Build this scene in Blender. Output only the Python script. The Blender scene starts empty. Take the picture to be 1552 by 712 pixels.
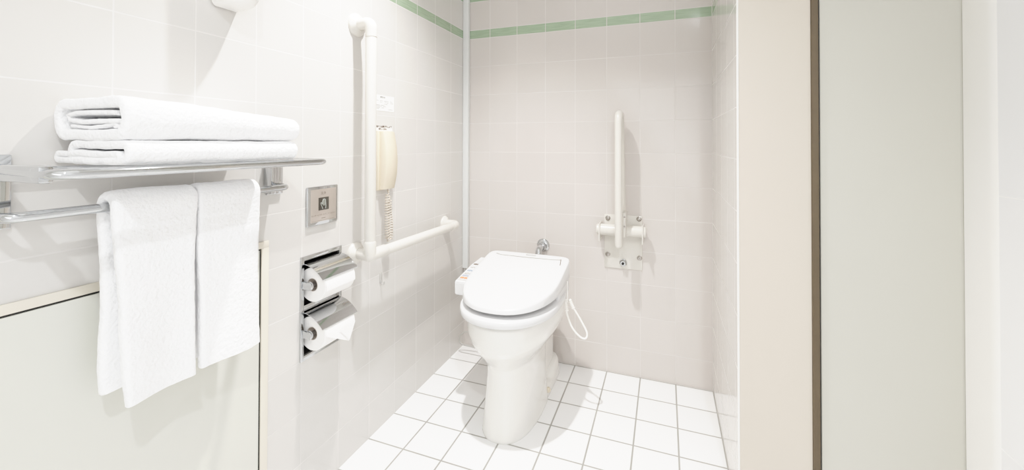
import bpy, bmesh, math, random
from mathutils import Vector, Matrix, noise
random.seed(7)
PI = math.pi
scene = bpy.context.scene
COL = scene.collection
V = Vector

# ------------------------------------------------------------------ materials
def s2l(c):
    return tuple((x / 12.92 if x <= 0.04045 else ((x + 0.055) / 1.055) ** 2.4) for x in [k / 255 for k in c]) + (1,)

def mat(name, rgb, rough=0.4, metal=0.0, spec=0.5, noise_amt=0.0, noise_scale=30, bump=0.0, bump_scale=200, coat=0.0, sub=0.0, detail=3):
    m = bpy.data.materials.new(name)
    m.use_nodes = True
    nt = m.node_tree
    b = nt.nodes['Principled BSDF']
    col = s2l(rgb)
    b.inputs['Base Color'].default_value = col
    b.inputs['Roughness'].default_value = rough
    b.inputs['Metallic'].default_value = metal
    b.inputs['Specular IOR Level'].default_value = spec
    b.inputs['Coat Weight'].default_value = coat
    b.inputs['Coat Roughness'].default_value = 0.08
    tc = nt.nodes.new('ShaderNodeTexCoord')
    n = nt.nodes.new('ShaderNodeTexNoise')
    n.inputs['Scale'].default_value = noise_scale
    n.inputs['Detail'].default_value = 4
    nt.links.new(tc.outputs['Object'], n.inputs['Vector'])
    mx = nt.nodes.new('ShaderNodeMix'); mx.data_type = 'RGBA'
    mx.inputs[6].default_value = tuple(max(0, c * (1 - noise_amt)) for c in col[:3]) + (1,)
    mx.inputs[7].default_value = tuple(min(1, c * (1 + noise_amt)) for c in col[:3]) + (1,)
    nt.links.new(n.outputs['Fac'], mx.inputs[0])
    nt.links.new(mx.outputs[2], b.inputs['Base Color'])
    if bump:
        n2 = nt.nodes.new('ShaderNodeTexNoise')
        n2.inputs['Scale'].default_value = bump_scale
        n2.inputs['Detail'].default_value = detail
        nt.links.new(tc.outputs['Object'], n2.inputs['Vector'])
        bp = nt.nodes.new('ShaderNodeBump')
        bp.inputs['Strength'].default_value = 0.6
        bp.inputs['Distance'].default_value = bump
        nt.links.new(n2.outputs['Fac'], bp.inputs['Height'])
        nt.links.new(bp.outputs['Normal'], b.inputs['Normal'])
    return m

def tile_mat(name, au, u0, pu, av, v0, pv, tile, grout, gw, rough=0.12, strips=(), strip_col=(152, 172, 146), breaks=None, bump=0.0006, wave=0.0007, vary=0.02):
    """glazed tiles: axes au/av (0,1,2), grid origin u0/v0, pitch pu/pv; strips = coloured border bands along v"""
    m = bpy.data.materials.new(name); m.use_nodes = True
    nt = m.node_tree; N = nt.nodes; L = nt.links
    b = N['Principled BSDF']
    geo = N.new('ShaderNodeNewGeometry'); sep = N.new('ShaderNodeSeparateXYZ')
    L.new(geo.outputs['Position'], sep.inputs[0])
    def M(op, a, bb=None, c=None):
        n = N.new('ShaderNodeMath'); n.operation = op
        for i, x in enumerate((a, bb, c)):
            if x is None: continue
            if isinstance(x, (int, float)): n.inputs[i].default_value = x
            else: L.new(x, n.inputs[i])
        return n.outputs[0]
    def grid(ax, o, p):
        t = M('DIVIDE', M('SUBTRACT', sep.outputs[ax], o), p)
        cell = M('FLOOR', t)
        f = M('SUBTRACT', t, cell)
        d = M('MULTIPLY', M('MINIMUM', f, M('SUBTRACT', 1.0, f)), p)   # distance to nearest joint
        return d, cell
    du, cu = grid(au, u0, pu)
    z = sep.outputs[av]
    if strips:
        # shift the rows above each band so that they restart on the band's top edge
        shift = None
        (a0, a1), (b0, b1) = strips
        s1 = M('MULTIPLY', M('GREATER_THAN', z, a1), a1 - a0)
        s2 = M('MULTIPLY', M('GREATER_THAN', z, b1), b1 - b0)
        zz = M('SUBTRACT', z, M('ADD', s1, s2))
        t = M('DIVIDE', M('SUBTRACT', zz, v0), pv); cv = M('FLOOR', t); f = M('SUBTRACT', t, cv)
        dv = M('MULTIPLY', M('MINIMUM', f, M('SUBTRACT', 1.0, f)), pv)
        ins1 = M('MULTIPLY', M('GREATER_THAN', z, a0), M('LESS_THAN', z, a1))
        ins2 = M('MULTIPLY', M('GREATER_THAN', z, b0), M('LESS_THAN', z, b1))
        ins = M('ADD', ins1, ins2)
        e = None
        for q in (a0, a1, b0, b1):
            dd = M('ABSOLUTE', M('SUBTRACT', z, q)); e = dd if e is None else M('MINIMUM', e, dd)
        dv = M('ADD', M('MULTIPLY', dv, M('SUBTRACT', 1.0, ins)), M('MULTIPLY', e, ins))
    else:
        dv, cv = grid(av, v0, pv); ins = None
    d = M('MINIMUM', du, dv)
    mr = N.new('ShaderNodeMapRange'); mr.interpolation_type = 'SMOOTHSTEP'
    mr.inputs[1].default_value = gw * 0.35; mr.inputs[2].default_value = gw * 0.65
    L.new(d, mr.inputs[0]); face = mr.outputs[0]
    comb = N.new('ShaderNodeCombineXYZ'); L.new(cu, comb.inputs[0]); L.new(cv, comb.inputs[1])
    wn = N.new('ShaderNodeTexWhiteNoise'); wn.noise_dimensions = '3D'; L.new(comb.outputs[0], wn.inputs['Vector'])
    tcol = N.new('ShaderNodeMix'); tcol.data_type = 'RGBA'
    c = s2l(tile)
    tcol.inputs[6].default_value = tuple(x * (1 - vary) for x in c[:3]) + (1,)
    tcol.inputs[7].default_value = tuple(min(1, x * (1 + vary)) for x in c[:3]) + (1,)
    L.new(wn.outputs['Value'], tcol.inputs[0])
    out = tcol.outputs[2]
    if ins is not None:
        st = N.new('ShaderNodeTexNoise'); st.inputs['Scale'].default_value = 14; st.inputs['Detail'].default_value = 5
        mp = N.new('ShaderNodeMapping'); mp.inputs['Scale'].default_value = (1, 1, 12)
        L.new(geo.outputs['Position'], mp.inputs['Vector']); L.new(mp.outputs[0], st.inputs['Vector'])
        sc = N.new('ShaderNodeMix'); sc.data_type = 'RGBA'
        g = s2l(strip_col)
        sc.inputs[6].default_value = tuple(x * 0.72 for x in g[:3]) + (1,); sc.inputs[7].default_value = tuple(min(1, x * 1.3) for x in g[:3]) + (1,)
        L.new(st.outputs['Fac'], sc.inputs[0])
        mm = N.new('ShaderNodeMix'); mm.data_type = 'RGBA'
        L.new(ins, mm.inputs[0]); L.new(out, mm.inputs[6]); L.new(sc.outputs[2], mm.inputs[7]); out = mm.outputs[2]
    gn = N.new('ShaderNodeTexNoise'); gn.inputs['Scale'].default_value = 5; L.new(geo.outputs['Position'], gn.inputs['Vector'])
    gm = N.new('ShaderNodeMix'); gm.data_type = 'RGBA'; gc = s2l(grout)
    gm.inputs[6].default_value = tuple(x * 0.8 for x in gc[:3]) + (1,); gm.inputs[7].default_value = tuple(min(1, x * 1.2) for x in gc[:3]) + (1,)
    L.new(gn.outputs['Fac'], gm.inputs[0])
    fm = N.new('ShaderNodeMix'); fm.data_type = 'RGBA'
    L.new(face, fm.inputs[0]); L.new(gm.outputs[2], fm.inputs[6]); L.new(out, fm.inputs[7])
    L.new(fm.outputs[2], b.inputs['Base Color'])
    rr = N.new('ShaderNodeMapRange'); rr.inputs[3].default_value = 0.7; rr.inputs[4].default_value = rough
    L.new(face, rr.inputs[0]); L.new(rr.outputs[0], b.inputs['Roughness'])
    # relief: recessed joints and a faintly wavy glaze
    wv = N.new('ShaderNodeTexNoise'); wv.inputs['Scale'].default_value = 70; wv.inputs['Detail'].default_value = 1
    L.new(geo.outputs['Position'], wv.inputs['Vector'])
    h = M('ADD', M('MULTIPLY', face, bump), M('MULTIPLY', wv.outputs['Fac'], wave * 0.25))
    bp = N.new('ShaderNodeBump'); bp.inputs['Distance'].default_value = 1.0; bp.inputs['Strength'].default_value = 0.35
    L.new(h, bp.inputs['Height']); L.new(bp.outputs['Normal'], b.inputs['Normal'])
    return m

P = 0.1495
XW = 1.1964            # width of the niche (left wall to right tiled wall)
ZS = 1.619             # underside of the lower green border
STR = ((ZS, ZS + .046), (ZS + .046 + P, ZS + .092 + P))
WT = (210, 207, 203); GR = (219, 216, 213)
M_left = tile_mat('tile_left', 1, -.1535, P, 2, ZS, P, WT, GR, .003, strips=STR)
M_back = tile_mat('tile_back_dimmed', 0, XW, .15, 2, ZS, P, (205, 198, 193), (212, 207, 203), .003, strips=STR)  # same tile as the left wall, dimmer niche light put into its colour
M_right = tile_mat('tile_right', 1, -.1535, P, 2, ZS, P, (214, 210, 205), GR, .003, strips=STR)
M_floor = tile_mat('tile_floor', 0, XW, .15, 1, -.1535, P, (244, 244, 244), (158, 156, 151), .0060, rough=0.22, bump=0.001, wave=0.0004, vary=.01)
M_chrome = mat('chrome', (196, 198, 200), rough=0.06, metal=1.0, noise_amt=.01)
M_satin = mat('satin_steel', (196, 186, 178), rough=0.32, metal=0.75, noise_amt=.12, noise_scale=25)
M_steel = mat('screw_steel', (170, 165, 160), rough=0.25, metal=1.0)
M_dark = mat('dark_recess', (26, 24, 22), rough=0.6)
M_porc = mat('porcelain', (230, 228, 223), rough=0.08, noise_amt=.01, coat=.3)
M_seat = mat('seat_plastic', (221, 221, 222), rough=0.22, noise_amt=.005)
M_rail = mat('rail_plastic', (217, 213, 205), rough=0.28, noise_amt=.02, noise_scale=60, bump=.0002, bump_scale=300)
M_cream = mat('phone_cream', (219, 206, 183), rough=0.4, noise_amt=.03)
M_paint = mat('cream_paint', (203, 193, 180), rough=0.5, noise_amt=.025, noise_scale=3)
M_panel = mat('access_paint', (213, 213, 204), rough=0.38, noise_amt=.03, noise_scale=2.5)
M_frame = mat('frame_paint', (220, 213, 198), rough=0.4, noise_amt=.05, noise_scale=6)
M_door = mat('door_laminate', (193, 191, 181), rough=0.35, noise_amt=.02, noise_scale=2)
M_bronze = mat('bronze_strip', (90, 78, 60), rough=0.45, metal=0.3, noise_amt=.08, noise_scale=40)
M_white = mat('white_trim', (235, 233, 229), rough=0.4, noise_amt=.01)
M_duct = mat('duct_plastic', (222, 224, 223), rough=0.35, noise_amt=.015)
M_towel = mat('terry', (253, 253, 255), rough=0.95, spec=.1, noise_amt=.03, noise_scale=150, bump=.006, bump_scale=150, detail=5)
M_paper = mat('tissue', (250, 248, 246), rough=0.9, spec=.1, noise_amt=.01, bump=.0008, bump_scale=160)
M_core = mat('card_core', (206, 196, 187), rough=0.9, noise_amt=.05)
M_ink = mat('ink', (95, 92, 90), rough=0.8)
M_inkb = mat('brown_ink', (72, 52, 40), rough=0.8)
M_etch = mat('etched_ink', (122, 110, 100), rough=0.7)
M_glassy = mat('sensor_glass', (58, 54, 48), rough=0.15)
M_hand = mat('hand_print', (196, 202, 196), rough=0.5)
M_handf = mat('hand_fill', (118, 120, 112), rough=0.5)
M_sticker = mat('sticker_paper', (244, 243, 240), rough=0.6)
M_orange = mat('orange_button', (240, 140, 90), rough=0.4)
M_blue = mat('pale_button', (168, 180, 200), rough=0.4)
M_grey = mat('panel_grey', (205, 203, 200), rough=0.4)
M_cord = mat('cord_plastic', (244, 241, 235), rough=0.5)
M_coil = mat('coil_plastic', (205, 194, 180), rough=0.5)
M_cable = mat('grey_cable', (176, 174, 170), rough=0.4)
M_hook = mat('clear_hook', (180, 178, 175), rough=0.15)
M_ceil = mat('ceiling_paint', (240, 239, 236), rough=0.8)

# ------------------------------------------------------------------ mesh helpers
def box(bm, x0, x1, y0, y1, z0, z1, bev=0.0, seg=2, rot=None):
    r = bmesh.ops.create_cube(bm, size=1)
    vs = r['verts']
    c = V(((x0 + x1) / 2, (y0 + y1) / 2, (z0 + z1) / 2)); s = (x1 - x0, y1 - y0, z1 - z0)
    for v in vs:
        v.co = V((v.co.x * s[0], v.co.y * s[1], v.co.z * s[2]))
    if bev:
        es = list({e for v in vs for e in v.link_edges})
        rb = bmesh.ops.bevel(bm, geom=es, offset=bev, segments=seg, profile=.5, affect='EDGES')
        vs = list({v for f in rb['faces'] for v in f.verts} | {v for v in vs if v.is_valid})
    for v in vs:
        if rot is not None: v.co = rot @ v.co
        v.co += c
    return vs

def tube(bm, path, r, n=14, closed=False, round_cap=True, sx=1.0, sy=1.0, up=None):
    path = [V(p) for p in path]
    rs = r if isinstance(r, (list, tuple)) else [r] * len(path)
    N = len(path)
    tans = []
    for i in range(N):
        a = path[(i - 1) % N] if (closed or i > 0) else path[i]
        b = path[(i + 1) % N] if (closed or i < N - 1) else path[i]
        tans.append((b - a).normalized())
    ref = V(up) if up else (V((0, 0, 1)) if abs(tans[0].z) < .9 else V((1, 0, 0)))
    u = (ref - tans[0] * ref.dot(tans[0])).normalized()
    rings = []
    def ring(c, t, u, rr):
        w = t.cross(u)
        return [bm.verts.new(c + (u * math.cos(2 * PI * k / n) * sx + w * math.sin(2 * PI * k / n) * sy) * rr) for k in range(n)]
    seq = []
    for i in range(N):
        t = tans[i]
        u = (u - t * u.dot(t))
        u.normalize()
        seq.append((path[i], t, u.copy(), rs[i]))
    if round_cap and not closed:
        pre = []; post = []
        for k in range(1, 4):
            a = k * PI / 2 / 4
            pre.insert(0, (seq[0][0] - seq[0][1] * rs[0] * math.sin(a) * .9, seq[0][1], seq[0][2], rs[0] * math.cos(a)))
            post.append((seq[-1][0] + seq[-1][1] * rs[-1] * math.sin(a) * .9, seq[-1][1], seq[-1][2], rs[-1] * math.cos(a)))
        seq = pre + seq + post
    for s in seq: rings.append(ring(*s))
    m = len(rings)
    for i in range(m if closed else m - 1):
        A = rings[i]; B = rings[(i + 1) % m]
        for k in range(n):
            bm.faces.new((A[k], A[(k + 1) % n], B[(k + 1) % n], B[k]))
    if not closed:
        bm.faces.new(rings[0][::-1]); bm.faces.new(rings[-1])

def fillet(pts, r, n=7):
    """polyline with rounded corners"""
    pts = [V(p) for p in pts]; out = [pts[0]]
    for i in range(1, len(pts) - 1):
        a = (pts[i - 1] - pts[i]); b = (pts[i + 1] - pts[i])
        ang = a.angle(b); d = min(r / math.tan(ang / 2), a.length * .49, b.length * .49)
        a.normalize(); b.normalize()
        p0 = pts[i] + a * d; p2 = pts[i] + b * d
        for k in range(n + 1):
            t = k / n
            out.append(p0 * (1 - t) ** 2 + pts[i] * 2 * t * (1 - t) + p2 * t ** 2)
    out.append(pts[-1])
    return out

def spline(pts, n=8):
    pts = [V(p) for p in pts]; out = []
    for i in range(len(pts) - 1):
        p0 = pts[max(i - 1, 0)]; p1 = pts[i]; p2 = pts[i + 1]; p3 = pts[min(i + 2, len(pts) - 1)]
        for k in range(n):
            t = k / n
            out.append(.5 * ((2 * p1) + (p2 - p0) * t + (2 * p0 - 5 * p1 + 4 * p2 - p3) * t * t + (3 * p1 - p0 - 3 * p2 + p3) * t ** 3))
    out.append(pts[-1]); return out

def lathe(bm, prof, origin, axis, n=28):
    """prof: (radius, height along axis)"""
    axis = V(axis).normalized(); o = V(origin)
    ref = V((0, 0, 1)) if abs(axis.z) < .9 else V((1, 0, 0))
    u = (ref - axis * ref.dot(axis)).normalized(); w = axis.cross(u)
    rings = []
    for r, h in prof:
        rings.append([bm.verts.new(o + axis * h + (u * math.cos(2 * PI * k / n) + w * math.sin(2 * PI * k / n)) * r) for k in range(n)])
    for A, B in zip(rings, rings[1:]):
        for k in range(n): bm.faces.new((A[k], A[(k + 1) % n], B[(k + 1) % n], B[k]))
    bm.faces.new(rings[0][::-1]); bm.faces.new(rings[-1])

def loft(bm, loops, cap0=True, cap1=True):
    rings = [[bm.verts.new(V(p)) for p in l] for l in loops]
    n = len(rings[0])
    for A, B in zip(rings, rings[1:]):
        for k in range(n): bm.faces.new((A[k], A[(k + 1) % n], B[(k + 1) % n], B[k]))
    if cap0: bm.faces.new(rings[0][::-1])
    if cap1: bm.faces.new(rings[-1])
    return rings

def link(name, bm, m, parent=None, smooth=True, angle=38, recalc=True):
    if recalc: bmesh.ops.recalc_face_normals(bm, faces=bm.faces[:])
    me = bpy.data.meshes.new(name)
    bm.to_mesh(me); bm.free()
    me.materials.append(m)
    if smooth:
        for p in me.polygons: p.use_smooth = True
        me.set_sharp_from_angle(angle=math.radians(angle))
    o = bpy.data.objects.new(name, me); COL.objects.link(o)
    if parent is not None:
        o.parent = parent
        # meshes are written in world coordinates; keep them there
        w = parent.location.copy()
        p = parent.parent
        while p is not None:
            w += p.location; p = p.parent
        o.location = -w
    return o

def thing(name, label, cat, loc=(0, 0, 0), group=None):
    o = bpy.data.objects.new(name, None); COL.objects.link(o)
    o.location = loc; o.empty_display_size = .05
    o['label'] = label; o['category'] = cat
    if group: o['group'] = group
    return o

def tag(o, label, cat, group=None):
    o['label'] = label; o['category'] = cat
    if group: o['group'] = group
    return o

def struct(name, bm, m, smooth=False):
    o = link(name, bm, m, None, smooth=smooth); o['kind'] = 'structure'; return o

def quad(bm, pts):
    bm.faces.new([bm.verts.new(V(p)) for p in pts])

def text_obj(name, body, size, m, parent, origin, right, up, align='CENTER', thick=0.0002, bold=0.0):
    cu = bpy.data.curves.new('lettering', 'FONT'); cu.body = body; cu.size = size
    cu.align_x = align; cu.align_y = 'CENTER'; cu.extrude = thick; cu.offset = bold
    tmp = bpy.data.objects.new('lettering', cu); COL.objects.link(tmp)
    bpy.context.view_layer.update()
    dg = bpy.context.evaluated_depsgraph_get()
    me = bpy.data.meshes.new_from_object(tmp.evaluated_get(dg))
    bpy.data.objects.remove(tmp); bpy.data.curves.remove(cu)
    r = V(right); u = V(up); nn = r.cross(u)
    T = Matrix((r, u, nn)).transposed().to_4x4(); T.translation = V(origin)
    me.transform(T); me.materials.clear(); me.materials.append(m)
    me.name = name
    o = bpy.data.objects.new(name, me); COL.objects.link(o)
    o.parent = parent; o.location = -parent.location
    return o

# ------------------------------------------------------------------ the room
CEIL = 2.3; YF = -3.1; XR = 1.687; YP = -.658
HO = (-1.046, -.906, .437, .716)       # opening of the recessed paper holder: y0,y1,z0,z1
bm = bmesh.new()
ys = [YF, HO[0], HO[1], 0.0]; zs = [0, HO[2], HO[3], CEIL]
for i in range(3):
    for j in range(3):
        if i == 1 and j == 1: continue
        quad(bm, [(0, ys[i], zs[j]), (0, ys[i + 1], zs[j]), (0, ys[i + 1], zs[j + 1]), (0, ys[i], zs[j + 1])])
bmesh.ops.remove_doubles(bm, verts=bm.verts[:], dist=1e-5)
r = bmesh.ops.extrude_face_region(bm, geom=bm.faces[:])
for g in r['geom']:
    if isinstance(g, bmesh.types.BMVert): g.co.x -= .1
struct('wall_left', bm, M_left)
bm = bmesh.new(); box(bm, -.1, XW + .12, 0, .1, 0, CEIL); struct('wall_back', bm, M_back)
bm = bmesh.new(); box(bm, XW, 1.372, YP + .004, 0, 0, CEIL); struct('wall_right', bm, M_right)
bm = bmesh.new(); box(bm, XW + .003, 1.372, YP - .001, YP + .004, 0, CEIL, .001); struct('trim_1', bm, M_paint)
bm = bmesh.new(); box(bm, XW - .0015, XW + .0035, YP - .002, YP + .006, 0, CEIL, .001); struct('trim_2', bm, M_white)
bm = bmesh.new(); box(bm, -.1, 1.9, YF - .1, .1, -.1, 0); struct('floor', bm, M_floor)
bm = bmesh.new(); box(bm, -.1, 1.9, YF - .1, .1, CEIL, CEIL + .1); struct('ceiling', bm, M_ceil)
bm = bmesh.new(); box(bm, -.1, 1.9, YF - .1, YF, 0, CEIL); struct('wall_front', bm, M_ceil)
M_ent = tile_mat('tile_entrance', 1, -.97, .30, 2, .405, .5465, (238, 238, 240), (243, 243, 243), .003)
bm = bmesh.new(); box(bm, XR, XR + .1, YF, YP, 0, CEIL); struct('wall_entrance', bm, M_ent)
# white jamb between the door and the entrance wall
bm = bmesh.new()
pr = [(XR + .0, YP - .0), (XR - .006, YP - .004), (XR - .006, YP - .085), (XR - .004, YP - .098), (XR + .0, YP - .105)]
loft(bm, [[(x, y, z) for x, y in pr] for z in (0.0, CEIL)]); struct('trim_3', bm, M_white, smooth=True)
# dark metal strip and sliding door
bm = bmesh.new(); box(bm, 1.372, 1.3885, YP - .006, YP + .02, 0, CEIL, .0015); struct('trim_4', bm, M_bronze)
bm = bmesh.new(); box(bm, 1.3885, 1.3925, YP + .003, YP + .02, 0, CEIL); struct('trim_5', bm, M_dark)
bm = bmesh.new(); box(bm, 1.3925, XR, YP, YP + .035, 0.0, CEIL, .002); struct('door_1', bm, M_door)

# ------------------------------------------------------------------ access panel in the left wall
t = thing('access_panel', 'large cream painted access panel low on the left wall below the towels', 'wall panel', (0, -1.19, 0))
bm = bmesh.new(); box(bm, .0004, .0016, -2.3, -1.162, .004, .802); link('gap_shade', bm, M_dark, t)['label'] = 'dark sheet standing in for the shade around the panel'  # near-black sheet behind the leaf paints the shade in the joint
bm = bmesh.new(); box(bm, .001, .0045, -2.3, -1.1893, .004, .7815, .0006); link('door_leaf', bm, M_panel, t)
bm = bmesh.new(); box(bm, .001, .0045, -2.3, -1.162, .7855, .803, .0006); box(bm, .001, .0045, -1.1835, -1.162, .004, .7855, .0006)
link('frame', bm, M_frame, t)

# ------------------------------------------------------------------ towel rack
RZ = 1.019; RX = .207; RY0 = -1.662; RY1 = -1.168
t = thing('towel_rack', 'chrome wall rack with a shelf frame and a lower towel bar', 'towel rack', (0, -1.42, RZ))
bm = bmesh.new()
tube(bm, fillet([(.012, RY0, RZ + .004), (RX, RY0, RZ), (RX, RY1, RZ), (.012, RY1, RZ)], .03, 8), .0092, 16, sx=.85, sy=1.1)
link('shelf_frame', bm, M_chrome, t)
for x in (.03, .085, .14):
    bm = bmesh.new(); tube(bm, [(x, RY0, RZ), (x, RY1, RZ)], .0055, 12); link('shelf_rod', bm, M_chrome, t)
for yy, s in ((RY0, 1), (RY1, 1)):
    bm = bmesh.new(); c = -1.656 if s and yy == RY0 else -1.148
    box(bm, 0, .009, c - .024, c + .024, .925, 1.045, .002)
    link('bracket', bm, M_chrome, t)
bm = bmesh.new(); box(bm, .002, RX - .018, RY0 - .0085, RY0 + .0085, RZ - .0125, RZ + .0125, .004); link('side_arm', bm, M_chrome, t)
bm = bmesh.new(); box(bm, .002, .03, -1.178, -1.162, .93, RZ + .004, .002); link('side_arm', bm, M_chrome, t)
BX = .07; BZ = .949
bm = bmesh.new()
tube(bm, fillet([(.008, -1.66, BZ), (BX, -1.66, BZ), (BX, -1.16, BZ), (.008, -1.16, BZ)], .022, 8), .0082, 16)
link('towel_bar', bm, M_chrome, t)

# ------------------------------------------------------------------ folded bath towels on the shelf
def jitter(bm, amp, sc, seed):
    for v in bm.verts:
        d = noise.noise_vector(v.co * sc + V((seed, seed * 1.7, seed * .3)))
        d2 = noise.noise_vector(v.co * sc * 5 + V((seed, 3, seed)))
        v.co += d * amp + d2 * amp * .3

def resample(pts, step, closed):
    P2 = pts + ([pts[0]] if closed else [])
    out = []
    for a, b in zip(P2, P2[1:]):
        n = max(1, int((b - a).length / step))
        for k in range(n): out.append(a.lerp(b, k / n))
    if not closed: out.append(pts[-1])
    return out

def cloth_strip(bm, path, th, y0, y1, closed, ny=60, edge=0.005, yfun=None):
    """thick cloth: a path in the x-z plane swept along y with rounded ends"""
    pts = resample([V((p[0], 0, p[1])) for p in path], .006, closed)
    n = len(pts)
    inn = []; out = []
    nor = []
    for i in range(n):
        a = pts[(i - 1) % n] if (closed or i > 0) else pts[i]
        b = pts[(i + 1) % n] if (closed or i < n - 1) else pts[i]
        tt = (b - a).normalized(); nor.append(V((-tt.z, 0, tt.x)))
    sect = []
    ysl = [y0, y0 + edge * .15, y0 + edge * .5, y0 + edge] + [y0 + edge + (y1 - y0 - 2 * edge) * k / ny for k in range(1, ny)] + [y1 - edge, y1 - edge * .5, y1 - edge * .15, y1]
    fac = [.35, .7, .92, 1] + [1] * (ny - 1) + [1, .92, .7, .35]
    gridO = []; gridI = []
    for y, f in zip(ysl, fac):
        o = []; q = []
        for p, nn in zip(pts, nor):
            y2 = y
            if yfun: y2 = yfun(p, y)
            o.append(bm.verts.new(V((p.x, y2, p.z)) + nn * th / 2 * f)); q.append(bm.verts.new(V((p.x, y2, p.z)) - nn * th / 2 * f))
        gridO.append(o); gridI.append(q)
    m = len(ysl); rng = range(n if closed else n - 1)
    for j in range(m - 1):
        for i in rng:
            k = (i + 1) % n
            bm.faces.new((gridO[j][i], gridO[j][k], gridO[j + 1][k], gridO[j + 1][i]))
            bm.faces.new((gridI[j][i], gridI[j + 1][i], gridI[j + 1][k], gridI[j][k]))
        if not closed:
            for i in (0, n - 1):
                bm.faces.new((gridO[j][i], gridO[j + 1][i], gridI[j + 1][i], gridI[j][i]))
    for j in (0, m - 1):
        for i in rng:
            k = (i + 1) % n
            bm.faces.new((gridO[j][i], gridI[j][i], gridI[j][k], gridO[j][k]))

def stadium(x0, x1, z0, z1, n=8, sq=1.0):
    r = (z1 - z0) / 2; zc = (z0 + z1) / 2; out = []
    for k in range(n + 1):
        a = -PI / 2 + PI * k / n; out.append((x1 - r * sq + r * sq * math.cos(a), zc + r * math.sin(a)))
    for k in range(n + 1):
        a = PI / 2 + PI * k / n; out.append((x0 + r * sq + r * sq * math.cos(a), zc + r * math.sin(a)))
    return out

bm = bmesh.new()
TY0, TY1 = -1.582, -1.254
cloth_strip(bm, stadium(.045, .206, 1.0350, 1.0615), .014, TY0 + .002, TY1 - .004, True)
cloth_strip(bm, stadium(.006, .185, 1.0345, 1.0455), .011, TY0 + .001, TY1 - .012, True)
cloth_strip(bm, [(.17, 1.0475), (.06, 1.050), (.05, 1.0475), (.06, 1.0455), (.17, 1.0455)], .005, TY0 + .004, TY1 - .012, False)
jitter(bm, .0016, 28, 1.3)
o = link('folded_bath_towel', bm, M_towel, None, angle=80)
tag(o, 'lower folded white bath towel lying directly on the chrome rack shelf', 'towel', 'folded bath towels on the rack')
bm = bmesh.new()
cloth_strip(bm, stadium(.010, .204, 1.0775, 1.1310, sq=.8), .018, TY0, TY1, True)
cloth_strip(bm, [(.175, 1.1135), (.06, 1.1165), (.034, 1.112), (.04, 1.103), (.07, 1.100), (.185, 1.100)], .008, TY0 + .005, TY1 - .006, False)
cloth_strip(bm, [(.04, 1.0925), (.1, 1.0905), (.165, 1.0945), (.182, 1.0915), (.165, 1.0895)], .006, TY0 + .007, TY1 - .006, False)
for v in bm.verts:
    tt = max(0, min(1, (v.co.y - TY0) / (TY1 - TY0)))
    v.co.z = 1.0685 + (v.co.z - 1.0685) * (1 - .30 * tt ** 1.3) + .001 * tt
jitter(bm, .0022, 22, 4.1)
o = link('folded_bath_towel', bm, M_towel, None, angle=80)
tag(o, 'upper thicker folded white bath towel on top of the other one on the rack', 'towel', 'folded bath towels on the rack')

# ------------------------------------------------------------------ towels hanging over the bar
def hanging(y0, y1, zf, zb, seed, fl, label):
    bm = bmesh.new()
    path = [(.052, zb), (.050, zb + .08), (.051, .80), (.049, .90), (.0495, .945)]
    for k in range(1, 10):
        a = PI - PI * k / 10; path.append((BX + .0205 * math.cos(a), BZ + .0205 * math.sin(a)))
    path += [(.0905, .945), (.089, .90), (.084, .80), (.084, zf + .08), (.088, zf)]
    def yf(p, y):
        t = (y - y0) / (y1 - y0); d = max(0, (.95 - p.z) / .35)
        front = 1 if p.x > BX else 0
        sh = (fl[0] if front else fl[2]) * d * (1 - t) + (fl[1] if front else fl[3]) * d * t
        return y + sh + 0.0018 * math.sin(p.z * 17 + seed) * (1 if t < .5 else -.4)
    cloth_strip(bm, path, .019, y0, y1, False, ny=34, edge=.009, yfun=yf)
    for v in bm.verts:
        t = (v.co.y - y0) / (y1 - y0); d = max(0, min(1, (.93 - v.co.z) / .3))
        if v.co.x > BX:
            v.co.x += d * .006 * math.sin(t * 5.5 + seed * 2) + d * .004
            v.co.z += -.012 * d * (1 - abs(2 * t - 1)) * 0
    jitter(bm, .0022, 16, seed)
    o = link('hand_towel', bm, M_towel, None, angle=80)
    return tag(o, label, 'towel', 'hand towels over the chrome bar')
hanging(-1.541, -1.403, .590, .612, .4, (.020, 0, .006, 0), 'left white hand towel over the chrome bar, hanging lower than its neighbour')
hanging(-1.397, -1.262, .592, .604, 1.9, (.008, .002, -.002, 0), 'right white hand towel over the chrome bar, beside the steel sensor plate')

# ------------------------------------------------------------------ steel flush sensor plate
t = thing('flush_sensor_plate', 'square steel sensor plate with a hand symbol above the paper holder', 'sensor plate', (0, -.978, .873))
y0, y1, z0, z1 = -1.039, -.917, .813, .932
bm = bmesh.new(); box(bm, 0, .008, y0, y1, z0, z1, .003, 3); link('frame', bm, M_chrome, t)
bm = bmesh.new(); box(bm, .007, .0088, y0 + .011, y1 - .009, z0 + .011, z1 - .009, .0006); link('face_plate', bm, M_satin, t)
bm = bmesh.new(); box(bm, .0086, .0094, -.998, -.957, .858, .897, .0003); w_ = link('sensor_window', bm, M_glassy, t)
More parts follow.
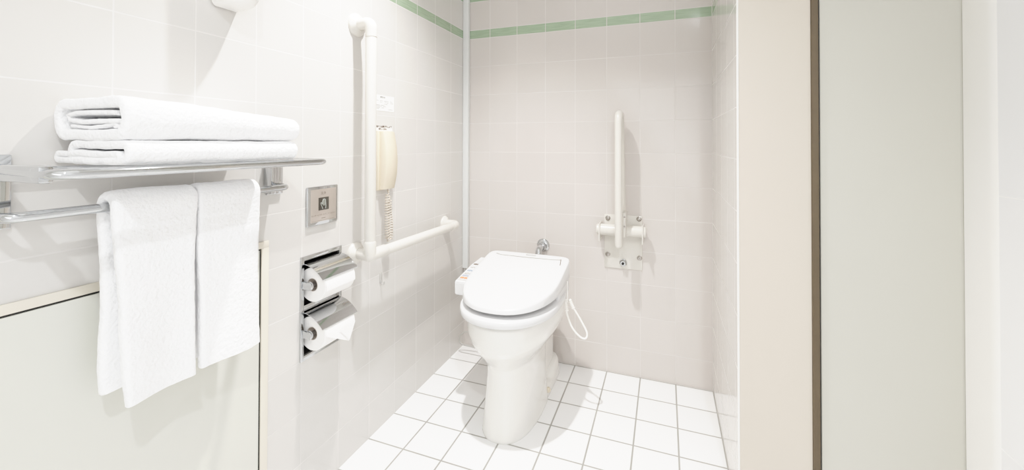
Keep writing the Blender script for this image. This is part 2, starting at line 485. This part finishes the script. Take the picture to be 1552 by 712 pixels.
# hand symbol
bm = bmesh.new()
hc = V((.0096, -.9765, .877))
def hp(u, v): return hc + V((0, u * .001, v * .001))
outl = [(-6, -15), (-8, -9), (-11, -4), (-13, 2), (-12, 5), (-9.5, 3), (-7, -1), (-6, 9), (-4, 13), (-1, 15), (3, 14), (6, 11), (6.5, 2), (7, -8), (6, -15)]
tube(bm, [hp(*q) for q in outl], .0006, 6); h_ = link('hand_outline', bm, M_hand, w_)
h_.location = (0, 0, 0)
bm = bmesh.new(); bm.faces.new([bm.verts.new(hp(u, v) - V((.0001, 0, 0))) for u, v in [(-6, -2), (-6, 9), (-4, 13), (-1, 15), (3, 14), (6, 11), (6.2, -2), (3, -6), (-3, -6)]])
h_ = link('hand_palm', bm, M_handf, w_); h_.location = (0, 0, 0)
text_obj('lettering', '洗浄', .0105, M_etch, t, (.0089, -.979, .9095), (0, 1, 0), (0, 0, 1))
text_obj('lettering', 'センサーに手を かざしてください', .0062, M_etch, t, (.0089, -.978, .8435), (0, 1, 0), (0, 0, 1))
bm = bmesh.new()
box(bm, .0086, .0090, -.986, -.970, .8325, .8345); box(bm, .0086, .0090, -1.024, -.932, .8268, .8275)
link('etched_line', bm, M_etch, t)

# ------------------------------------------------------------------ paper holder and rolls
t = thing('toilet_paper_holder', 'recessed chrome double toilet paper holder on the left wall', 'paper holder', (0, -.976, .575))
y0, y1, z0, z1 = -1.057, -.895, .422, .729
bm = bmesh.new()
# flange ring
for a in ((y0, HO[0], z0, z1), (HO[1], y1, z0, z1), (HO[0], HO[1], z0, HO[2]), (HO[0], HO[1], HO[3], z1), (HO[0], HO[1], .569, .585)):
    box(bm, .0002, .005, a[0], a[1], a[2], a[3], .0008)
link('mounting_plate', bm, M_chrome, t)
bm = bmesh.new()
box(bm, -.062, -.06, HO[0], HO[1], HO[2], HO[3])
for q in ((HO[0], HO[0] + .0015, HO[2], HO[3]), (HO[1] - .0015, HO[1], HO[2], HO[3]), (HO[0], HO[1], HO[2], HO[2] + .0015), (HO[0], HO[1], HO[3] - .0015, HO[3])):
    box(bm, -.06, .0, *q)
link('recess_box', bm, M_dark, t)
RR = .05; RCX = .026
for zc in (.646, .503):
    bm = bmesh.new()
    # curved cover: arc over the roll from the wall to the front
    nn = 16; A = []; B = []
    for k in range(nn + 1):
        tt = k / nn
        x = -.002 + .078 * tt; z = zc + .063 - .004 * tt - .036 * tt ** 2.3
        A.append((x, z))
    ra = [[(x, yy, z) for x, z in A] + [(x, yy, z - .0018) for x, z in reversed(A)] for yy in (-1.047, -.903)]
    loft(bm, ra); link('cover', bm, M_chrome, t, angle=30)
    for yy in (-1.049, -.903):
        s = 1 if yy < -1 else -1
        bm = bmesh.new()
        box(bm, -.03, .028, yy - .004 * 1, yy + .004, zc - .011, zc + .011, .003)
        lathe(bm, [(.0115, -.0045), (.0125, -.003), (.0125, .003), (.0085, .006), (.0085, .02 * 1)], (.028, yy, zc), (0, s, 0), 20)
        link('arm', bm, M_chrome, t)
for i, zc in enumerate((.646, .503)):
    lab = ['upper white toilet roll in the chrome holder', 'lower white toilet roll in the chrome holder, its sheet end folded to a point'][i]
    r_ = thing('toilet_roll', lab, 'toilet roll', (RCX, -.976, zc), 'toilet rolls in the wall holder')
    ya, yb = -1.036, -.914
    bm = bmesh.new()
    n = 40
    prof = [(.0195, ya + .001), (RR - .001, ya), (RR, ya + .001), (RR, yb - .001), (RR - .001, yb), (.0195, yb - .001)]
    rings = []
    for r, y in prof:
        rings.append([bm.verts.new((RCX + r * math.cos(2 * PI * k / n), y, zc + r * math.sin(2 * PI * k / n))) for k in range(n)])
    for A, B in zip(rings, rings[1:]):
        for k in range(n): bm.faces.new((A[k], A[(k + 1) % n], B[(k + 1) % n], B[k]))
    link('paper', bm, M_paper, r_)
    bm = bmesh.new()
    rings = []
    for r, y in [(.0195, ya + .0005), (.0195, yb - .0005), (.0182, yb - .0005), (.0182, ya + .0005)]:
        rings.append([bm.verts.new((RCX + r * math.cos(2 * PI * k / n), y, zc + r * math.sin(2 * PI * k / n))) for k in range(n)])
    for A, B in zip(rings, rings[1:] + rings[:1]):
        for k in range(n): bm.faces.new((A[k], A[(k + 1) % n], B[(k + 1) % n], B[k]))
    link('core', bm, M_core, r_)
    # loose sheet hanging in front
    bm = bmesh.new()
    gx = RCX + RR + .0012
    if i == 0:
        pr = [(RCX + (RR + .001) * math.cos(a), zc + (RR + .001) * math.sin(a)) for a in [1.1, .8, .5, .2]] + [(gx + .001, zc - .004), (gx + .001, zc - .014)]
        A = [bm.verts.new((x, ya + .002, z)) for x, z in pr]; B = [bm.verts.new((x, yb - .002, z)) for x, z in pr]
        for a, b, c, d in zip(A, A[1:], B[1:], B): bm.faces.new((a, b, c, d))
    else:
        pr = [(RCX + (RR + .001) * math.cos(a), zc + (RR + .001) * math.sin(a)) for a in [1.1, .8, .5, .2]] + [(gx + .001, zc - .002)]
        A = [bm.verts.new((x, ya + .002, z)) for x, z in pr]; B = [bm.verts.new((x, yb - .002, z)) for x, z in pr]
        for a, b, c, d in zip(A, A[1:], B[1:], B): bm.faces.new((a, b, c, d))
        tip = bm.verts.new((gx + .004, -.945, zc - .052))
        bm.faces.new((A[-1], tip, B[-1]))
        m1 = bm.verts.new((gx + .003, -.985, zc - .002)); tip2 = bm.verts.new((gx + .0052, -.944, zc - .050)); m2 = bm.verts.new((gx + .003, yb - .002, zc - .001))
        bm.faces.new((m1, tip2, m2))
    link('loose_sheet', bm, M_paper, r_, angle=30)

# ------------------------------------------------------------------ L-shaped grab rail on the left wall
GX = .07; GY = -.836; GR_ = .0185; GZ = .686
t = thing('grab_bar', 'off-white L-shaped grab bar fixed to the left wall beside the toilet', 'grab bar', (0, GY, GZ))
def flange(o, ax, parent, R=.04):
    bm = bmesh.new(); lathe(bm, [(R, 0), (R, .004), (R * .93, .009), (.024, .016), (.022, .02)], o, ax, 32); link('flange', bm, M_rail, parent)
flange((0, GY + .008, 1.474), (1, 0, 0), t); flange((0, GY + .008, GZ), (1, 0, 0), t, .038); flange((0, -.215, .678), (1, 0, 0), t, .036)
bm = bmesh.new(); tube(bm, fillet([(.01, GY + .006, 1.474), (GX, GY, 1.474), (GX, GY, 1.425)], .042, 10), GR_ * 1.06, 22, round_cap=False); link('elbow', bm, M_rail, t)
bm = bmesh.new(); tube(bm, [(GX, GY, 1.43), (GX, GY, .725)], GR_, 22); link('vertical_rail', bm, M_rail, t)
bm = bmesh.new()
tube(bm, [(GX, GY, .728), (GX, GY, GZ + .0)], GR_ * 1.1, 22)
tube(bm, [(GX, GY, GZ), (.012, GY + .008, GZ)], [GR_ * 1.1, GR_ * 1.02], 22)
tube(bm, [(GX, GY, GZ), (GX, GY + .075, GZ)], GR_ * 1.1, 22)
link('corner_joint', bm, M_rail, t)
bm = bmesh.new(); tube(bm, [(GX, GY, GZ), (GX, -.25, .678)], GR_, 22); link('horizontal_rail', bm, M_rail, t)
bm = bmesh.new(); tube(bm, fillet([(GX, -.275, .678), (GX, -.215, .678), (.01, -.215, .678)], .042, 10), GR_ * 1.06, 22, round_cap=False); link('elbow', bm, M_rail, t)

# ------------------------------------------------------------------ notices and telephone
t = thing('notice_sticker', 'small white paper notice stuck above the telephone', 'sticker', (0, -.67, 1.216))
bm = bmesh.new(); box(bm, 0, .0006, -.738, -.614, 1.187, 1.246); link('paper', bm, M_sticker, t)
text_obj('lettering', '使用方法', .0075, M_ink, t, (.0008, -.684, 1.2385), (0, 1, 0), (0, 0, 1))
bm = bmesh.new()
for z, segs in ((1.225, [(-.725, -.708), (-.70, -.682), (-.675, -.648), (-.64, -.625)]), (1.2195, [(-.70, -.686), (-.672, -.65), (-.638, -.62)]), (1.2135, [(-.675, -.655)]),
                (1.2085, [(-.722, -.70), (-.696, -.672)]), (1.204, [(-.722, -.688), (-.682, -.664)]), (1.199, [(-.72, -.698), (-.692, -.676)]), (1.1945, [(-.72, -.705), (-.65, -.622)])):
    for a, b in segs: box(bm, .0005, .0008, a, b, z - .0006, z + .0006)
link('text_line', bm, M_ink, t)

t = thing('wall_telephone', 'cream wall telephone with a coiled cord behind the vertical grab bar', 'telephone', (0, -.675, 1.0))
bm = bmesh.new(); box(bm, 0, .012, -.724, -.634, .89, 1.112, .003, 3); link('base', bm, M_cream, t)
bm = bmesh.new()
# handset: side profile bulging in the middle of its outer face
prof = [(1.108, .030), (1.09, .034), (1.05, .042), (1.0, .046), (.95, .043), (.915, .036), (.894, .031)]
loops = []
for z, x in prof:
    loops.append([(.0125, -.714, z), (x - .005, -.714, z), (x, -.709, z), (x, -.651, z), (x - .005, -.646, z), (.0125, -.646, z)])
loft(bm, loops); link('handset', bm, M_cream, t, angle=50)
bm = bmesh.new()
c0 = V((.03, -.682, .892))
main = spline([(.03, -.682, .893), (.029, -.684, .872), (.03, -.692, .85), (.032, -.694, .80), (.03, -.69, .73), (.03, -.683, .705), (.031, -.674, .712), (.03, -.672, .76), (.028, -.678, .82), (.024, -.672, .86), (.012, -.668, .888)], 14)
# coil around the centre line
pts = []; acc = 0
for i in range(len(main) - 1):
    a, b = main[i], main[i + 1]; tt = (b - a).normalized()
    ref = V((1, 0, 0)); u = (ref - tt * ref.dot(tt)).normalized(); w = tt.cross(u)
    steps = 10
    frac = i / len(main)
    rad = .0085 if .10 < frac < .86 else .0008
    for k in range(steps):
        p = a.lerp(b, k / steps); ang = 2 * PI * acc
        pts.append(p + (u * math.cos(ang) + w * math.sin(ang)) * rad)
        acc += (b - a).length / steps / .0095
tube(bm, pts, .0017, 6); link('coiled_cord', bm, M_coil, t, angle=80)['label'] = 'off-white coiled cord'
t = thing('telephone_notice', 'thin strip of brown printed text just above the telephone', 'sticker', (0, -.675, 1.12))
bm = bmesh.new(); box(bm, 0, .0006, -.730, -.624, 1.112, 1.132); link('strip', bm, M_sticker, t)
text_obj('lettering', 'ご用の方は受話器を上げて', .0086, M_inkb, t, (.0008, -.677, 1.1272), (0, 1, 0), (0, 0, 1), bold=.0004)
text_obj('lettering', 'お話しください', .0070, M_inkb, t, (.0008, -.683, 1.1180), (0, 1, 0), (0, 0, 1), bold=.0004)

# hook under the rail
bm = bmesh.new()
box(bm, 0, .003, -.697, -.683, .54, .578, .001)
tube(bm, fillet([(.003, -.69, .552), (.003, -.69, .537), (.016, -.69, .537), (.016, -.69, .546)], .006, 5), .0025, 8)
tag(link('wall_hook', bm, M_hook, None), 'small clear hook stuck under the horizontal grab bar', 'hook')

# ------------------------------------------------------------------ corner duct with thin leads
t = thing('corner_duct', 'pale grey vertical cable duct running down the corner of the niche', 'cable duct', (.015, -.015, .41))
bm = bmesh.new(); box(bm, .001, .032, -.026, -.001, .41, CEIL - .001, .003, 2); link('cover', bm, M_duct, t)
for x in (.01, .021):
    bm = bmesh.new(); tube(bm, [(x, -.012, .415), (x, -.012, .39), (x + .03, -.014, .34), (x + .10, -.016, .30)], .003, 8); link('lead', bm, M_duct, t)

# ------------------------------------------------------------------ fold-up grab bar on the back wall
t = thing('folding_grab_bar', 'off-white fold-up grab bar standing upright on the back wall', 'grab bar', (.82, 0, .61))
bm = bmesh.new(); box(bm, .736, .906, -.006, 0, .487, .735, .0025, 2); link('mounting_plate', bm, M_rail, t)
for x, z in ((.752, .718), (.892, .722), (.752, .549), (.894, .544)):
    bm = bmesh.new(); lathe(bm, [(.0115, .005), (.0115, .008), (.009, .009), (.007, .013), (.0035, .0135), (.003, .0105)], (x, 0, z), (0, -1, 0), 18); link('screw', bm, M_steel, t)
HY = -.05; HZ = .672
for x in (.722, .91):
    bm = bmesh.new(); box(bm, x - .003, x + .003, HY - .03, -.002, HZ - .05, HZ + .03, .002)
    link('side_bracket', bm, M_rail, t)
bm = bmesh.new(); tube(bm, [(.72, HY, HZ), (.915, HY, HZ)], .0255, 28, round_cap=False); link('hinge_tube', bm, M_rail, t)
for x, s in ((.719, -1), (.913, 1)):
    bm = bmesh.new(); lathe(bm, [(.024, 0), (.024, .008), (.02, .012)], (x, HY, HZ), (s, 0, 0), 28); link('end_cap', bm, M_rail, t)
FX = .814
bm = bmesh.new()
tube(bm, fillet([(FX, -.135, .625), (FX, -.135, 1.197), (FX, -.052, 1.197), (FX + .008, -.052, .70)], .045, 10), .0165, 20); link('rail', bm, M_rail, t)
bm = bmesh.new()
box(bm, FX + .012, FX + .028, -.115, -.045, .655, .762, .003)
link('hinge_plate', bm, M_rail, t)
for z in (.703, .745):
    bm = bmesh.new(); lathe(bm, [(.004, 0), (.004, .002), (.002, .003)], (FX + .024, -.115, z), (0, -1, 0), 10); link('rivet', bm, M_steel, t)
bm = bmesh.new(); lathe(bm, [(.017, .0055), (.017, .012), (.0135, .014), (.0125, .026), (.0105, .028)], (.822, 0, .517), (0, -1, 0), 24); st = link('stop_collar', bm, M_chrome, t)
bm = bmesh.new(); lathe(bm, [(.006, .027), (.006, .033), (.004, .0335)], (.822, 0, .517), (0, -1, 0), 16); k_ = link('stop_pin', bm, M_dark, st); k_.location = (0, 0, 0)

# ------------------------------------------------------------------ toilet
CX = .440
def sup(hw, yf, yb, z, n=48, e=2.3, cx=CX, back_e=None):
    """superellipse loop; yf = front (towards the camera), yb = back"""
    out = []; yc = yb - hw if (yb - yf) > 2 * hw else (yf + yb) / 2
    for k in range(n):
        a = 2 * PI * k / n
        c, s = math.cos(a), math.sin(a)
        ee = e if s < 0 else (back_e or e)
        x = hw * math.copysign(abs(c) ** (2 / ee), c)
        ly = (yc - yf) if s < 0 else (yb - yc)
        y = yc + ly * math.copysign(abs(s) ** (2 / ee), s)
        out.append((cx + x, y, z))
    return out
t = thing('toilet', 'white porcelain floor-standing toilet with closed electric bidet lid', 'toilet', (CX, -.3, 0))
PX = .440
bm = bmesh.new()
secs = [(0, .107, -.613, -.25, 2.5), (.004, .108, -.615, -.25, 2.5), (.02, .106, -.613, -.25, 2.5), (.08, .099, -.606, -.25, 2.6), (.15, .094, -.599, -.25, 2.6), (.21, .092, -.594, -.24, 2.5),
        (.245, .096, -.597, -.23, 2.4), (.262, .105, -.606, -.22, 2.35), (.285, .124, -.625, -.21, 2.3), (.31, .145, -.645, -.20, 2.25), (.34, .163, -.663, -.19, 2.2), (.375, .174, -.674, -.18, 2.2),
        (.405, .1765, -.676, -.17, 2.2), (.424, .177, -.677, -.17, 2.2), (.430, .172, -.672, -.174, 2.2)]
fine = []
for a, b in zip(secs, secs[1:]):
    for k in range(3):
        f = k / 3; fine.append(tuple(a[i] * (1 - f) + b[i] * f for i in range(5)))
fine.append(secs[-1])
loft(bm, [sup(h, f, b, z, 56, e, cx=(PX if z < .22 else PX + (CX - PX) * min(1, (z - .2) / .12)), back_e=3.5) for z, h, f, b, e in fine])
link('bowl', bm, M_porc, t, angle=60)
bm = bmesh.new()
# rear trapway body and low foot reaching the wall
loft(bm, [sup(.072, -.42, -.045, z, 40, 3.0, cx=PX) for z in (.02, .25, .30)] + [sup(.10, -.42, -.10, .36, 40, 3, cx=CX), sup(.13, -.42, -.11, .425, 40, 3, cx=CX)])
link('trapway', bm, M_porc, t, angle=60)
bm = bmesh.new()
loft(bm, [sup(h, -.60, -.035, z, 48, 3.2, cx=PX) for z, h in ((0, .103), (.003, .104), (.030, .1015), (.037, .097), (.041, .086))])
# rounded heel rising at the back of the foot
loft(bm, [sup(h, f, -.037, z, 40, 3.0, cx=PX) for z, h, f in ((.02, .102, -.28), (.045, .1005, -.24), (.062, .095, -.20), (.070, .086, -.17))])
link('foot', bm, M_porc, t, angle=50)
bm = bmesh.new(); lathe(bm, [(.011, 0), (.011, .006), (.008, .012), (.003, .014)], (PX + .0985, -.29, .03), (.85, 0, .5), 16); link('bolt_cap', bm, M_cream, t)
# seat ring
def seat_loop(hw, yf, z, yb=-.25):
    return sup(hw, yf, yb, z, 60, 2.15, back_e=5)
bm = bmesh.new()
loft(bm, [seat_loop(.181, -.682, .4365), seat_loop(.188, -.690, .438), seat_loop(.190, -.692, .4405), seat_loop(.1895, -.6915, .4585), seat_loop(.187, -.689, .4615), seat_loop(.16, -.66, .4645), seat_loop(.15, -.65, .4645)])
link('seat', bm, M_seat, t, angle=60)
for x, y in ((CX + .092, -.625), (CX - .092, -.625)):
    bm = bmesh.new(); box(bm, x - .010, x + .010, y - .012, y + .012, .428, .4385, .002); link('bumper', bm, M_seat, t)
# bidet unit behind the seat, under the rear of the lid
bm = bmesh.new(); box(bm, CX - .182, CX + .182, -.43, -.245, .438, .535, .012, 3); link('bidet_unit', bm, M_seat, t)
# lid: a sloped shell, higher at the hinge
bm = bmesh.new()
LB = -.222
def lid_loop(inset, top, zoff):
    out = []
    hw = .189 - inset; yf = -.672 + inset; yb = LB - inset
    for x, y, z in sup(hw, yf, yb, 0, 80, 2.25, back_e=11):
        f = (y + .664) / (.664 + LB)
        f = max(0, min(1, f))
        zt = .4965 + .083 * f ** 1.05
        zb = .4795 + .024 * f
        out.append((x, y, (zt + zoff) if top else (zb + zoff)))
    return out
cr = lambda l, h: [(x, y, z + h * (1 - ((x - CX) / .19) ** 2)) for x, y, z in l]
loft(bm, [lid_loop(.012, False, 0), lid_loop(.003, False, 0), lid_loop(.001, False, .002), lid_loop(.0025, True, -.005), lid_loop(.0042, True, -.002), lid_loop(.0075, True, -.0003), cr(lid_loop(.02, True, 0), .001), cr(lid_loop(.06, True, 0), .003), cr(lid_loop(.11, True, 0), .005), cr(lid_loop(.16, True, 0), .006)])
lid = link('lid', bm, M_seat, t, angle=50)
def on_lid(x, y, dz=.0):
    f = max(0, min(1, (y + .664) / (.664 + LB)))
    return (x, y, .4965 + .083 * f ** 1.05 + .0012 + .0015 + dz)
# hinge seam and badge on the lid's rear edge
bm = bmesh.new(); tube(bm, [on_lid(CX - .145, -.262), on_lid(CX - .12, -.272), on_lid(CX, -.277, .002), on_lid(CX + .12, -.272), on_lid(CX + .15, -.266)], .0017, 6)
o = link('seam', bm, M_cable, lid); o.location = (0, 0, 0)
bm = bmesh.new(); tube(bm, [on_lid(CX + .150, -.264), on_lid(CX + .157, -.31, -.001)], .0016, 6)
o = link('slot', bm, M_etch, lid); o.location = (0, 0, 0)
bm = bmesh.new()
p = V(on_lid(CX + .012, -.249)); box(bm, p.x - .022, p.x + .022, p.y - .004, p.y + .004, p.z - .001, p.z + .0022, .0008)
o = link('badge', bm, M_grey, lid); o.location = (0, 0, 0)
# side control panel
bm = bmesh.new()
def pan(x0, x1, z0, z1, y): return [(x0, y, z0), (x1, y, z0), (x1, y, z1), (x0, y, z1)]
loft(bm, [pan(CX - .222, CX - .12, .463, .512, -.508), pan(CX - .226, CX - .12, .462, .516, -.503), pan(CX - .226, CX - .12, .468, .540, -.36), pan(CX - .222, CX - .12, .475, .549, -.262)])
bmesh.ops.bevel(bm, geom=[e for e in bm.edges], offset=.003, segments=2, affect='EDGES')
cp = link('control_panel', bm, M_seat, t, angle=40)
bm = bmesh.new()
def pz(y): return .5165 + (y + .503) / .143 * .024 if y < -.36 else .5405 + (y + .36) / .098 * .009
quad(bm, [(CX - .220, -.494, pz(-.494) + .0008), (CX - .13, -.494, pz(-.494) + .0008), (CX - .13, -.30, pz(-.30) + .0008), (CX - .217, -.30, pz(-.30) + .0008)])
o = link('key_sheet', bm, M_grey, cp); o.location = (0, 0, 0)
for y, m_ in ((-.475, M_orange), (-.455, M_blue), (-.435, M_grey), (-.41, M_blue), (-.38, M_grey), (-.35, M_etch)):
    for x in (CX - .208, CX - .191):
        if m_ is M_orange and x < CX - .2 and False: continue
        bm = bmesh.new(); box(bm, x - .007, x + .007, y - .006, y + .006, pz(y) - .001, pz(y) + .0022, .0008)
        o = link('button', bm, m_, cp); o.location = (0, 0, 0)

# pull cord loop hanging from the right side of the seat
t = thing('pull_cord', 'white cord loop with two beads hanging at the right of the toilet seat', 'cord', (CX + .19, -.33, .43))
bm = bmesh.new()
hx = CX + .186
tube(bm, spline([(hx, -.335, .425), (hx + .008, -.345, .385), (hx + .03, -.35, .335), (hx + .062, -.35, .303), (hx + .083, -.345, .298), (hx + .086, -.335, .318), (hx + .06, -.325, .358), (hx + .03, -.32, .40), (hx + .016, -.318, .424)], 8), .0036, 10)
link('loop', bm, M_cord, t)
for a, b in (((hx - .001, -.333, .431), (hx + .007, -.342, .398)), ((hx + .015, -.318, .428), (hx + .028, -.321, .402))):
    bm = bmesh.new(); A = V(a); B = V(b); n = 7
    tube(bm, [A.lerp(B, k / (n * 3)) for k in range(n * 3 + 1)], [.0062 + .0015 * math.cos(2 * PI * k / 3) for k in range(n * 3 + 1)], 10); link('bead', bm, M_cord, t)
bm = bmesh.new(); tube(bm, [(CX + .191, -.325, .505), (CX + .193, -.33, .425)], .0022, 8); link('string', bm, M_cord, t)

# flush pipe behind the lid
t = thing('flush_pipe', 'chrome flush pipe entering the back wall behind the toilet lid', 'pipe', (.437, 0, .56))
bm = bmesh.new(); lathe(bm, [(.032, 0), (.032, .003), (.026, .010), (.018, .012), (.018, .02)], (.437, 0, .562), (0, -1, 0), 28); link('flange', bm, M_chrome, t)
bm = bmesh.new(); tube(bm, fillet([(.437, -.005, .562), (.437, -.085, .562), (.437, -.085, .40)], .035, 8), .0155, 20, round_cap=False); link('elbow_pipe', bm, M_chrome, t)
bm = bmesh.new(); lathe(bm, [(.0185, 0), (.02, .003), (.02, .018), (.0185, .021)], (.437, -.025, .562), (0, -1, 0), 20); link('nut', bm, M_chrome, t)

# thin grey cable behind the pedestal
bm = bmesh.new(); tube(bm, spline([(.22, -.10, .14), (.10, -.10, .125), (.052, -.10, .112), (.026, -.10, .088), (.026, -.10, .062), (.045, -.10, .050), (.085, -.10, .048), (.16, -.10, .045), (.33, -.10, .06)], 10), .0035, 10)
tag(link('power_cable', bm, M_cable, None), 'thin grey cable looping low in the corner behind the toilet', 'cable')

# white rounded fixture high on the left wall, cut by the top of the photo
t = thing('wall_fixture', 'white rounded wall fixture above the towels, cut by the top edge', 'wall fixture', (0, -1.3, 1.42))
bm = bmesh.new()
loops = []
for z, s in ((1.389, .25), (1.391, .55), (1.396, .8), (1.404, .94), (1.416, 1.0), (1.5, 1.0), (1.6, 1.0), (1.605, .96)):
    hw = .036 * (.55 + .45 * s); dx = .098 * (.35 + .65 * s)
    loops.append([(.02 + (dx - .02) * (abs(math.sin(a)) ** .7), -1.285 + hw * math.copysign(abs(math.cos(a)) ** .7, math.cos(a)), z) for a in [PI * k / 24 for k in range(25)]] + [(.006, -1.285 - hw, z), (.006, -1.285 + hw, z)])
loft(bm, loops); link('housing', bm, M_white, t, angle=60)
bm = bmesh.new(); box(bm, 0, .008, -1.318, -1.252, 1.43, 1.59, .003); link('back_plate', bm, M_white, t)

# ------------------------------------------------------------------ lights
def area(name, loc, target, power, size, col=(1, 1, 1), shape='DISK'):
    l = bpy.data.lights.new(name, 'AREA'); l.shape = shape; l.size = size; l.energy = power; l.color = col
    o = bpy.data.objects.new(name, l); COL.objects.link(o); o.location = loc
    o.rotation_euler = (V(target) - V(loc)).to_track_quat('-Z', 'Y').to_euler()
    return o
def downlight(name, loc, target, power, size, cone, blend, col):
    l = bpy.data.lights.new(name, 'SPOT'); l.energy = power; l.spot_size = math.radians(cone); l.spot_blend = blend
    l.shadow_soft_size = size; l.color = col
    o = bpy.data.objects.new(name, l); COL.objects.link(o); o.location = loc
    o.rotation_euler = (V(target) - V(loc)).to_track_quat('-Z', 'Y').to_euler()
downlight('niche_downlight', (.43, -.93, CEIL - .01), (.45, -.80, 0), 150, .025, 98, 1.0, (1, .975, .95))
downlight('entrance_downlight', (1.30, -2.35, CEIL - .01), (.9, -1.9, 0), 74, .028, 130, .8, (.95, .98, 1))
area('ceiling_fill', (.85, -2.0, CEIL - .02), (.85, -2.0, 0), 3, 1.4, (.97, .985, 1.0), 'SQUARE')  # added broad fill under the ceiling for ambient light, not a known fixture
area('rear_fill', (1.15, YF + .03, 1.05), (.75, 0, .75), 14, 1.5, (.97, .985, 1.0), 'SQUARE')  # added soft fill behind the camera to lift low upright surfaces; no doorway there
w = bpy.data.worlds.new('world'); scene.world = w; w.use_nodes = True
w.node_tree.nodes['Background'].inputs[0].default_value = (.9, .95, 1, 1)
w.node_tree.nodes['Background'].inputs[1].default_value = .3

# ------------------------------------------------------------------ camera
cam = bpy.data.cameras.new('camera'); co = bpy.data.objects.new('camera', cam); COL.objects.link(co)
cam.sensor_fit = 'HORIZONTAL'; cam.sensor_width = 36
cam.lens = 625.57 / 1552 * 36
cam.shift_y = -(356 - 211.28) / 1552
cam.clip_start = .01
ya, pi_, ro = [math.radians(a) for a in (20.3443, .5909, .107)]
fw = V((-math.sin(ya), math.cos(ya), 0)); r = V((math.cos(ya), math.sin(ya), 0)); u = V((0, 0, 1))
fw, u = fw * math.cos(pi_) + u * math.sin(pi_), u * math.cos(pi_) - fw * math.sin(pi_)
r, u = r * math.cos(ro) + u * math.sin(ro), u * math.cos(ro) - r * math.sin(ro)
Mx = Matrix((r, u, -fw)).transposed().to_4x4(); Mx.translation = V((1.0038, -1.9788, 1.064))
co.matrix_world = Mx
scene.camera = co
scene.view_settings.view_transform = 'Standard'
scene.view_settings.look = 'None'
scene.view_settings.exposure = 0.0
vs_ = scene.view_settings
vs_.use_curve_mapping = True
cm = vs_.curve_mapping
cm.white_level = (4, 4, 4)
cm.extend = 'HORIZONTAL'
cv_ = cm.curves[3]
PTS = [(0, 0), (.1, .125), (.25, .31), (.5, .545), (.8, .75), (1.15, .90), (1.7, .975), (4.0, 1.0)]
cv_.points[0].location = (0, 0); cv_.points[1].location = (1, 1)
for x, y in PTS[1:-1]: cv_.points.new(x / 4, y)
cm.update()
scene.cycles.max_bounces = 16
scene.cycles.diffuse_bounces = 8
